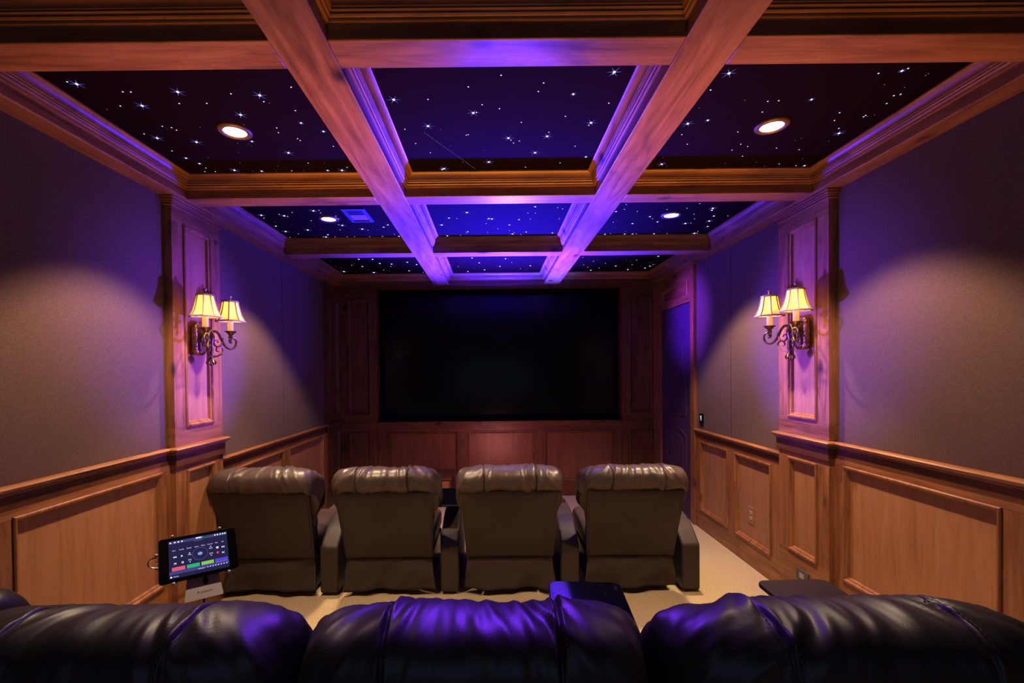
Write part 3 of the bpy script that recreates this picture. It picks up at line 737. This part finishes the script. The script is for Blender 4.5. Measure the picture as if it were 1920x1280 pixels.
# ------------------------------------------------------------------ swivel trays
def tray(label, cx, cy, z, hx, hy, rot, mat, arm, thick=0.016):
    r = empty('swivel_tray_table', (cx, cy, z), (0.035, 0, rot)); tag(r, label, 'tray table', 'swivel tray tables on recliner armrests')
    poly = []
    rad = 0.035
    for sx, sy, a0 in ((1, 1, 0), (-1, 1, 90), (-1, -1, 180), (1, -1, 270)):
        for k in range(7):
            a = R(a0 + 15*k); poly.append((sx*(hx-rad) + rad*math.cos(a), sy*(hy-rad) + rad*math.sin(a)))
    MB().prism(poly, -thick, 0.0, 'z').build('tray_top', mat, r, bevel=0.004)
    dx, dy = arm[0]-cx, arm[1]-cy
    c, s = math.cos(-rot), math.sin(-rot); lx, ly = dx*c - dy*s, dx*s + dy*c
    MB().lathe([(0.012, arm[2]-z), (0.012, -thick)], (lx, ly, 0), 16).build('post', 'chrome', r, smooth=True)
    MB().lathe([(0.036, arm[2]-z+0.0005), (0.036, arm[2]-z+0.008), (0.014, arm[2]-z+0.012)], (lx, ly, 0), 24).build('mounting_collar', 'plastic_black', r, smooth=True)
    return r
tray('glossy black tray table beyond the middle back row recliner', 0.325, 1.57, 0.742, 0.135, 0.19, R(-4), 'gloss_black', (0.336, 1.66, RISER+0.4935))
tray('dull brown tray table beyond the back row recliner at the door wall', 1.13, 1.575, 0.742, 0.135, 0.185, R(2), 'matte_brown', (1.152, 1.66, RISER+0.4935))
tray('glossy tray table reflecting violet between the two middle front recliners', -0.335, 3.56, 0.600, 0.13, 0.21, 0.0, 'gloss_black', (-0.314, 3.75, 0.503))

# ------------------------------------------------------------------ tablet on its stand
tb = empty('tablet', (-1.156, 1.8085, E-0.7025), Euler((-0.6707, -0.0021, 0.6218), 'XYZ'))
tag(tb, 'black tablet showing a remote control screen beyond the back row', 'tablet')
TW, TH = 0.26, 0.1735
poly = []
for sx, sy, a0 in ((1, 1, 0), (-1, 1, 90), (-1, -1, 180), (1, -1, 270)):
    for k in range(6):
        a = R(a0 + 18*k); poly.append((sx*(TW/2-0.011) + 0.011*math.cos(a), sy*(TH/2-0.011) + 0.011*math.sin(a)))
MB().prism(poly, 0.0, 0.008, 'y').build('housing', 'tablet_black', tb, bevel=0.002)
mb = MB()
SWD, SHT = 0.196, 0.147       # lit area
def rct(x0, z0, x1, z1, m, d=0.0006):
    ids = [mb.pt(p) for p in ((x0, -d, z0), (x1, -d, z0), (x1, -d, z1), (x0, -d, z1))]; mb.face(ids, m)
def px(u, v): return (-SWD/2 + u*SWD, SHT/2 - v*SHT)
def ur(u0, v0, u1, v1, m, d=0.0009):
    a, b = px(u0, v1), px(u1, v0); rct(a[0], a[1], b[0], b[1], m, d)
def tri(pts, m, d=0.0011):
    mb.face([mb.pt((px(u, v)[0], -d, px(u, v)[1])) for u, v in pts], m)
UM = ['ui_bg', 'ui_bar', 'ui_line', 'ui_text', 'ui_red', 'ui_green', 'ui_lime', 'ui_violet', 'ui_hub']
ur(0, 0, 1, 1, 0, 0.0006)
ur(0, 0.02, 1, 0.09, 1, 0.0007); ur(0, 0.82, 1, 0.90, 1, 0.0007); ur(0.42, 0.855, 1, 0.90, 1, 0.0008)
for u in (0.02, 0.09, 0.15, 0.21): ur(u, 0.035, u+0.026, 0.07, 3)
for u in (0.79, 0.835, 0.885, 0.93, 0.97): ur(u-0.012, 0.03, u+0.012, 0.065, 3)
ur(0.455, 0.02, 0.55, 0.055, 3); ur(0.545, 0.015, 0.575, 0.06, 5); ur(0.42, 0.085, 0.57, 0.125, 1, 0.0008)
def txt(u, v, body, size):
    x, z = px(u, v)
    text_mb(mb, body, size, Matrix.Translation((x, -0.0013, z)) @ Matrix.Rotation(PI/2, 4, 'X'), 3)
for u, body in ((0.085, 'Exit'), (0.21, 'Guide'), (0.335, 'Recall'), (0.46, 'Input'), (0.575, 'Menu'), (0.69, 'Cancel'), (0.805, 'Info'), (0.915, 'CC')): txt(u, 0.275, body, 0.0064)
txt(0.34, 0.455, 'PG', 0.0085); txt(0.34, 0.60, 'PG', 0.0085); txt(0.70, 0.395, 'CH', 0.0085); txt(0.70, 0.54, 'CH', 0.0085)
for u, v, s in ((0.34, 0.40, 1), (0.34, 0.655, -1), (0.70, 0.34, 1), (0.70, 0.595, -1)): tri([(u-0.013, v+0.014*s), (u+0.013, v+0.014*s), (u, v-0.014*s)], 3)
def ptri(u, v, s, w=0.026, h=0.028): tri([(u-s*w/2, v-h), (u-s*w/2, v+h), (u+s*w/2, v)], 3)
ptri(0.08, 0.45, -1); ptri(0.11, 0.45, -1); ptri(0.215, 0.45, 1, 0.034); ptri(0.105, 0.62, -1); ur(0.082, 0.595, 0.089, 0.648, 3)
ur(0.205, 0.595, 0.216, 0.65, 3); ur(0.224, 0.595, 0.235, 0.65, 3)
ur(0.795, 0.385, 0.835, 0.435, 3); ptri(0.905, 0.42, 1); ptri(0.935, 0.42, 1); ptri(0.905, 0.575, 1); ur(0.922, 0.548, 0.929, 0.602, 3)
def disc(u, v, r, m, d=0.0011, n=28, sq=1.0):
    x, z = px(u, v); mb.face([mb.pt((x + r*math.cos(2*PI*k/n), -d, z + sq*r*math.sin(2*PI*k/n))) for k in range(n)], m)
disc(0.815, 0.55, 0.0042, 4)
x, z = px(0.515, 0.48)
mb.rings([[(x + rr*math.cos(2*PI*k/40), -0.0011, z + rr*0.96*math.sin(2*PI*k/40)) for k in range(40)] for rr in (0.0255, 0.0247)], m=2)
disc(0.515, 0.48, 0.0082, 8, sq=0.8)
for u0, m in ((0.045, 4), (0.285, 5), (0.525, 6), (0.765, 7)):
    ur(u0, 0.715, u0+0.215, 0.815, 2, 0.0009); ur(u0+0.004, 0.72, u0+0.211, 0.80, m, 0.0011)
for q in range(9): ur(0.47+q*0.012, 0.875 + 0.006*(q % 2), 0.479+q*0.012, 0.892, 3)
for u in (0.63, 0.675, 0.72, 0.765, 0.81, 0.86, 0.91, 0.96): tri([(u-0.012, 0.89), (u+0.012, 0.89), (u, 0.86)], 3)
disc(0.03, 0.955, 0.0032, 3); txt(0.105, 0.955, 'Home', 0.0065)
scrn = mb.build('display', UM, tb, keep=True)
# orient faces outwards
for p in scrn.data.polygons: pass
# holder: claws with ball ends, tilted plate, rod and base
th = empty('tablet_stand', (-1.150, 1.760, RISER+0.497)); tag(th, 'silver tablet stand with clamping claws on the dark recliner armrest', 'tablet stand')
Mt = Matrix.LocRotScale(tb.location, tb.rotation_euler, None)
Ms = Matrix.Translation(th.location).inverted()
TT = lambda x, y, z: tuple(Ms @ (Mt @ Vector((x, y, z))))
PC = 0.012
mb = MB(TT)
ou = [(PC-0.052, -0.055), (PC+0.046, -0.055), (PC+0.060, -0.166), (PC-0.066, -0.166)]
mb.rings([[(x, 0.016, z) for x, z in ou], [(x, 0.019, z) for x, z in ou]], cap=True)
pl = mb.build('back_plate', 'silver_plate', th)
mb = MB(TT)
mb.rings([[(PC+0.004 + 0.009*math.cos(2*PI*k/16), yy, -0.100 + 0.016*math.sin(2*PI*k/16)) for k in range(16)] for yy in (0.0155, 0.0158)], cap=True)
mb.build('plate_slot', 'slot_dark', pl)
mb = MB(TT)
text_mb(mb, 'R Luburn', 0.013, Mt and (Ms @ Mt @ Matrix.Translation((PC, 0.0155, -0.140)) @ Matrix.Rotation(PI/2, 4, 'X')), 0)
mb.build('plate_lettering', 'grey_ink', pl, keep=True)
mb = MB(TT)
for x, z in ((-0.085, 0.092), (0.075, 0.092), (-0.085, -0.092), (0.095, -0.092), (-0.136, 0.028), (-0.136, 0.003), (-0.136, -0.022)):
    mb.tube([(x*0.35, 0.014, z*0.35), (x*0.9, 0.014, z*0.97), (x, 0.012, z), (x, 0.002, z)], 0.0024, seg=6)
mb.build('claw_arms', 'chrome', th, smooth=True)
for x, z in ((-0.085, 0.092), (0.075, 0.092), (-0.085, -0.092), (0.095, -0.092), (-0.136, 0.028), (-0.136, -0.022)):
    MB(TT).sphere((x, -0.001, z), 0.0058).build('claw_tip', 'almond', th, smooth=True)
mb = MB(TT); pts = []
for k in range(13):
    a = PI*k/12; pts.append((-0.136 - 0.026*math.sin(a), 0.004, 0.003 + 0.020*math.cos(a)))
mb.tube(pts, 0.0026, seg=6); mb.build('clamp_loop', 'chrome', th, smooth=True)
rp_ = Mt @ Vector((PC, 0.030, -0.120)) - th.location
MB().sphere(tuple(rp_), 0.013).build('swivel_joint', 'chrome', th, smooth=True)
mb = MB(); mb.lathe([(0.0005, 0.0005), (0.052, 0.0005), (0.054, 0.006), (0.045, 0.010), (0.009, 0.012), (0.0075, 0.02), (0.0075, rp_.z-0.008), (0.004, rp_.z)], (rp_.x, rp_.y, 0), seg=24)
mb.build('rod_and_base', 'chrome', th, smooth=True)

# ------------------------------------------------------------------ sconces
def sconce(T, grot, label, first_=[None]):
    pass
def make_sconce(mir, loc, rotz, label):
    """local: x along the wall, y out of the wall, z up; origin at the centre of the backplate on the wall face"""
    r = empty('wall_sconce', loc, (0, 0, rotz)); tag(r, label, 'wall lamp', 'twin-shade sconces on the pilasters')
    oc = lambda hx, hz, c: [(-hx, -hz+c), (-hx+c, -hz), (hx-c, -hz), (hx, -hz+c), (hx, hz-c), (hx-c, hz), (-hx+c, hz), (-hx, hz-c)]
    mb = MB()
    mb.rings([[(x, y, z) for x, z in oc(hx, hz, c)] for y, hx, hz, c in ((0.0, 0.058, 0.105, 0.030), (0.020, 0.058, 0.105, 0.030), (0.026, 0.052, 0.099, 0.028), (0.028, 0.044, 0.090, 0.025), (0.024, 0.038, 0.083, 0.022))], cap=True)
    mb.build('backplate', 'gold', r)
    mb = MB()
    mb.tube([(0, 0.02, 0.02), (0, 0.05, 0.025), (0, 0.085, 0.01)], 0.013, seg=10)
    mb.lathe([(0.006, -0.135), (0.012, -0.120), (0.009, -0.10), (0.014, -0.075), (0.010, -0.045), (0.018, -0.015), (0.022, 0.015), (0.014, 0.040), (0.006, 0.055)], (0, 0.085, 0), 14)
    mb.build('center_stem', 'bronze', r, smooth=True)
    # blossom and hanging leaf drop
    mb = MB()
    for k in range(7):
        a = 2*PI*k/7; mb.sphere((0.020*math.cos(a), 0.055+0.006*math.sin(a*2), 0.030+0.020*math.sin(a)), 0.012, 7, sc=(1, 0.7, 1))
    mb.sphere((0, 0.068, 0.030), 0.011, 7); mb.build('rose', 'rose', r, smooth=True)
    mb = MB()
    for k in range(6):
        a = 2*PI*k/6
        mb.tube([(0, 0.085, -0.128), (0.016*math.cos(a), 0.085+0.016*math.sin(a), -0.136), (0.026*math.cos(a), 0.085+0.026*math.sin(a), -0.152), (0.020*math.cos(a), 0.085+0.020*math.sin(a), -0.168)], 0.0055, seg=6, taper=lambda t: 0.6+0.8*math.sin(PI*t)*1.0 - 0.35*t)
    mb.sphere((0, 0.085, -0.160), 0.010, 8, sc=(1, 1, 1.5)); mb.build('leaf_drop', 'bronze', r, smooth=True)
    for s in (-1, 1):
        sx, sy = s*0.135, 0.135
        def S(pts): return [(s*x*0.135, 0.085 + (sy-0.085)*x, z) for x, z in pts]
        mb = MB()
        # big S-scroll from the stem under the cup, curling up into the cup
        curve = [(0.05, 0.045), (0.25, 0.050), (0.42, 0.028), (0.56, -0.010), (0.74, -0.045), (0.98, -0.058), (1.20, -0.045), (1.30, -0.015), (1.22, 0.012), (1.05, 0.016), (0.93, 0.002), (0.98, -0.016), (1.08, -0.016)]
        mb.tube([tuple(p) for p in catmull(S(curve), 6, False)], 0.0075, seg=8, taper=lambda t: 1.15-0.45*t)
        curve = [(0.60, 0.010), (0.50, -0.035), (0.30, -0.048), (0.16, -0.032), (0.16, -0.012), (0.28, -0.006), (0.34, -0.020)]
        mb.tube([tuple(p) for p in catmull(S(curve), 6, False)], 0.0058, seg=7, taper=lambda t: 1.1-0.5*t)
        curve = [(0.05, -0.112), (0.30, -0.108), (0.52, -0.090), (0.58, -0.062), (0.44, -0.046), (0.28, -0.056), (0.26, -0.074), (0.38, -0.080)]
        mb.tube([tuple(p) for p in catmull(S(curve), 6, False)], 0.0058, seg=7, taper=lambda t: 1.1-0.5*t)
        arm = mb.build('scroll_arm', 'bronze', r, smooth=True)
        mb = MB()
        mb.lathe([(0.008, -0.010), (0.012, 0.000), (0.008, 0.010), (0.016, 0.020), (0.010, 0.030), (0.018, 0.042), (0.034, 0.056), (0.037, 0.060), (0.030, 0.058), (0.010, 0.052)], (sx, sy, 0.0), 18)
        mb.build('candle_cup', 'bronze', r, smooth=True)
        MB().lathe([(0.017, 0.054), (0.0175, 0.10), (0.0165, 0.150), (0.012, 0.153)], (sx, sy, 0.0), 16).build('candle_sleeve', 'candle_sleeve', r, smooth=True)
        MB().sphere((sx, sy, 0.185), 0.017, 10, sc=(1, 1, 1.5)).build('bulb', 'bulb_glow', r, smooth=True)
        # bell shade of eight panels
        prof = [(0.086, 0.125), (0.076, 0.142), (0.065, 0.168), (0.057, 0.198), (0.051, 0.228), (0.047, 0.256)]
        mb = MB(); mb.lathe(prof, (sx, sy, 0.0), 8, ph=PI/8, cap=False)
        sh = mb.build('lamp_shade', 'shade_cloth', r)
        mb = MB()
        for k in range(8):
            a = 2*PI*k/8 + PI/8
            mb.tube([(sx + (rr+0.0008)*math.cos(a), sy + (rr+0.0008)*math.sin(a), z) for rr, z in prof], 0.0040, seg=5)
        for rr, z, th_ in ((0.086, 0.125, 0.0058), (0.047, 0.256, 0.0055)):
            mb.tube([(sx + rr*math.cos(2*PI*k/8 + PI/8), sy + rr*math.sin(2*PI*k/8 + PI/8), z) for k in range(8)], th_, seg=6, closed=True)
        mb.build('shade_trim', 'trim_tape', sh, smooth=True)
        mb = MB(); mb.lathe([(0.046, 0.2555), (0.012, 0.260), (0.007, 0.266), (0.011, 0.272), (0.006, 0.279), (0.010, 0.286), (0.013, 0.293), (0.004, 0.299)], (sx, sy, 0.0), 14)
        mb.build('finial', 'antique_gold', sh, smooth=True)
    return r
SZ = E + 0.228
LY = 2.965
s1 = make_sconce(False, (XL+PILW, LY, SZ), -PI/2, 'brass two-shade sconce on the doorless wall pilaster')
s2 = make_sconce(True, (XR-PILW, LY, SZ), PI/2, 'brass two-shade sconce on the pilaster of the door wall')

# ------------------------------------------------------------------ small fittings
o = empty('wall_outlet', (XR-0.006, 3.652, 0.396)); tag(o, 'brown outlet plate with two pale sockets on the far wainscot panel', 'outlet')
mb = MB(); mb.box((-0.006, -0.042, -0.066), (0.0, 0.042, 0.066)); mb.build('cover_plate', 'veneer_z', o, bevel=0.002)
for z in (0.022, -0.022):
    f = MB(); f.box((-0.0085, -0.017, z-0.014), (-0.005, 0.017, z+0.014)); f = f.build('socket', 'almond', o, bevel=0.002)
    mb = MB()
    for dy in (-0.006, 0.006): mb.box((-0.0092, dy-0.0012, z-0.005), (-0.0083, dy+0.0012, z+0.006))
    mb.build('slots', 'slot_dark', f)
o = empty('cable_plate', (XR-PILW, 2.975, 0.215)); tag(o, 'grey horizontal cable plate low on the door wall pilaster', 'wall plate')
mb = MB(); mb.box((-0.007, -0.060, -0.038), (0.0, 0.060, 0.038)); mb.build('cover_plate', 'grey_plate', o, bevel=0.002)
mb = MB()
for z in (-0.012, 0.0, 0.012): mb.box((-0.0085, -0.022, z-0.004), (-0.0065, 0.022, z+0.004))
mb.build('jack_bars', 'almond', o)
k = empty('wall_keypad', (XR-0.008, 4.505, 1.073)); tag(k, 'small black keypad with glowing symbols above the chair rail beside the door', 'keypad')
MB().box((-0.014, -0.034, -0.052), (0.0, 0.034, 0.052)).build('housing', 'plastic_black', k, bevel=0.003)
mb = MB()
for z, h in ((0.026, 0.008), (0.010, 0.009), (-0.008, 0.006)):
    mb.box((-0.0150, -0.012, z-h), (-0.0142, -0.004, z+h)); mb.box((-0.0150, 0.003, z-h*0.6), (-0.0142, 0.012, z+h*0.5))
mb.build('glowing_symbols', 'glyph', k)

# low cabinet under the screen
c = empty('low_cabinet', (-0.86, 5.30, 0.0)); tag(c, 'low dark wood cabinet below the screen behind the front row', 'cabinet')
MB().box((-0.36, 0.02, 0.0), (0.36, 0.46, 0.315)).build('body', 'dark_alder_x', c)
MB().box((-0.375, 0.0, 0.315), (0.375, 0.465, 0.338)).build('cabinet_top', 'dark_alder_x', c, bevel=0.004)
for a, b in ((-0.345, -0.005), (0.005, 0.345)):
    d = MB().box((a, 0.002, 0.03), (b, 0.02, 0.30)).build('door', 'alder_x', c, bevel=0.003)
    MB().sphere(((b-0.03) if a < -0.1 else (a+0.03), -0.010, 0.17), 0.011).build('knob', 'bronze', d, smooth=True)
# ------------------------------------------------------------------ lights
def spot(loc, target, power, color, size, blend, rad=0.04):
    l = bpy.data.lights.new('spot_lamp', 'SPOT'); l.energy = power; l.color = color
    l.spot_size = R(size); l.spot_blend = blend; l.shadow_soft_size = rad
    o = bpy.data.objects.new('spot_lamp', l); col.objects.link(o); o.location = loc
    d = Vector(target) - Vector(loc); o.rotation_euler = d.to_track_quat('-Z', 'Y').to_euler(); return o
def area(loc, target, power, color, sx, sy=None, spread=180):
    l = bpy.data.lights.new('area_fill', 'AREA'); l.energy = power; l.color = color; l.shape = 'RECTANGLE'
    l.size = sx; l.size_y = sy or sx; l.spread = R(spread)
    o = bpy.data.objects.new('area_fill', l); col.objects.link(o); o.location = loc
    d = Vector(target) - Vector(loc); o.rotation_euler = d.to_track_quat('-Z', 'Y').to_euler(); return o
def point(loc, power, color, rad=0.02):
    l = bpy.data.lights.new('point_lamp', 'POINT'); l.energy = power; l.color = color; l.shadow_soft_size = rad
    o = bpy.data.objects.new('point_lamp', l); col.objects.link(o); o.location = loc; return o
WARM = (1.0, 0.77, 0.52)
AMBER = (1.0, 0.55, 0.20)
VIOLET = (0.26, 0.06, 1.0)
for q, (x, y) in enumerate(DL):
    spot((x, y, ZC-0.012), (x, y, 0), (155, 142, 150, 165)[q], WARM, 98, 0.35, 0.05)
for sx, s in ((XL+PILW+0.135, 1), (XR-PILW-0.135, 1)):
    for dy in (-0.135, 0.135):
        point((sx, LY+dy, SZ+0.19), 8.5, AMBER, 0.018)
# violet colour wash thrown up and back from the foot of the screen
UPV = (0.030, 0.018, 1.0)
spot((0.20, 5.00, 1.25), (0.13, 4.45, 2.6), 5600, UPV, 102, 1.0, 0.10)
spot((0.20, 5.00, 1.25), (0.12, 4.4, 2.6), 420, UPV, 130, 0.9, 0.10)
spot((0.45, 4.70, 1.00), (0.70, 4.22, 2.6), 110, (0.42, 0.02, 1.0), 20, 1.0, 0.02)
spot((0.55, 4.80, 1.00), (0.72, 5.25, 2.6), 170, (0.10, 0.25, 1.0), 28, 1.0, 0.02)
spot((0.60, 4.30, 2.35), (2.04, 4.78, 2.10), 260, (0.20, 0.05, 1.0), 42, 1.0, 0.05)  # unseen extra spot added to brighten the door
# violet wash from the middle of the ceiling onto the headrests
spot((0.06, 2.50, ZS-0.03), (0.0, 1.05, 1.0), 240, VIOLET, 58, 1.0, 0.34)
# unseen area lamp added to imitate warm bounce onto the beams
area((0.05, 2.2, 1.10), (0.05, 2.2, 3.0), 13, (1.0, 0.47, 0.08), 3.4, 1.5, 56)
for x in (XL+PILW, XR-PILW):
    spot((0.05, 3.60, 1.30), (x, 2.98, 1.75), 380, (0.15, 0.06, 1.0), 46, 0.9, 0.06)  # added violet spots for the pilasters, no fixture there
for x in (XL, XR):
    spot((0.05, 4.70, 1.50), (x, 4.05, 2.25), 75, (0.10, 0.03, 1.0), 66, 1.0, 0.06)  # helper spots added to deepen violet on the far walls
spot((0.05, 4.30, 0.45), (0.05, 5.8, 1.25), 24, (1.0, 0.38, 0.34), 130, 1.0, 0.25)  # unseen reddish fill added to lift the front wall
# faint cool fill lamp added behind the camera for a sheen on the headrests
area((0.0, -0.85, 1.25), (0.0, 1.0, 0.9), 5.0, (0.45, 0.55, 1.0), 2.2, 1.3)

w = bpy.data.worlds.new('world'); scene.world = w; w.use_nodes = True
w.node_tree.nodes['Background'].inputs['Color'].default_value = (0.02, 0.015, 0.03, 1)
w.node_tree.nodes['Background'].inputs['Strength'].default_value = 0.2

# ------------------------------------------------------------------ camera
cam = bpy.data.cameras.new('camera'); co = bpy.data.objects.new('camera', cam); col.objects.link(co)
cam.sensor_fit = 'HORIZONTAL'; cam.sensor_width = 36.0; cam.lens = 870.0/1920*36.0
cam.shift_x = (960.0-924.0)/1920; cam.shift_y = (707.4-640.0)/1920
cam.clip_start = 0.02
co.matrix_world = Matrix.Translation((0, 0, E)) @ Matrix.Rotation(PI/2-0.012, 4, 'X') @ Matrix.Rotation(-0.010, 4, 'Z')
scene.camera = co
vs_ = scene.view_settings
vs_.view_transform = 'Standard'; vs_.look = 'None'; vs_.exposure = 0.50; vs_.gamma = 0.79
scene.cycles.use_denoising = True
scene.cycles.max_bounces = 8; scene.cycles.diffuse_bounces = 5
scene.cycles.sample_clamp_indirect = 4.0
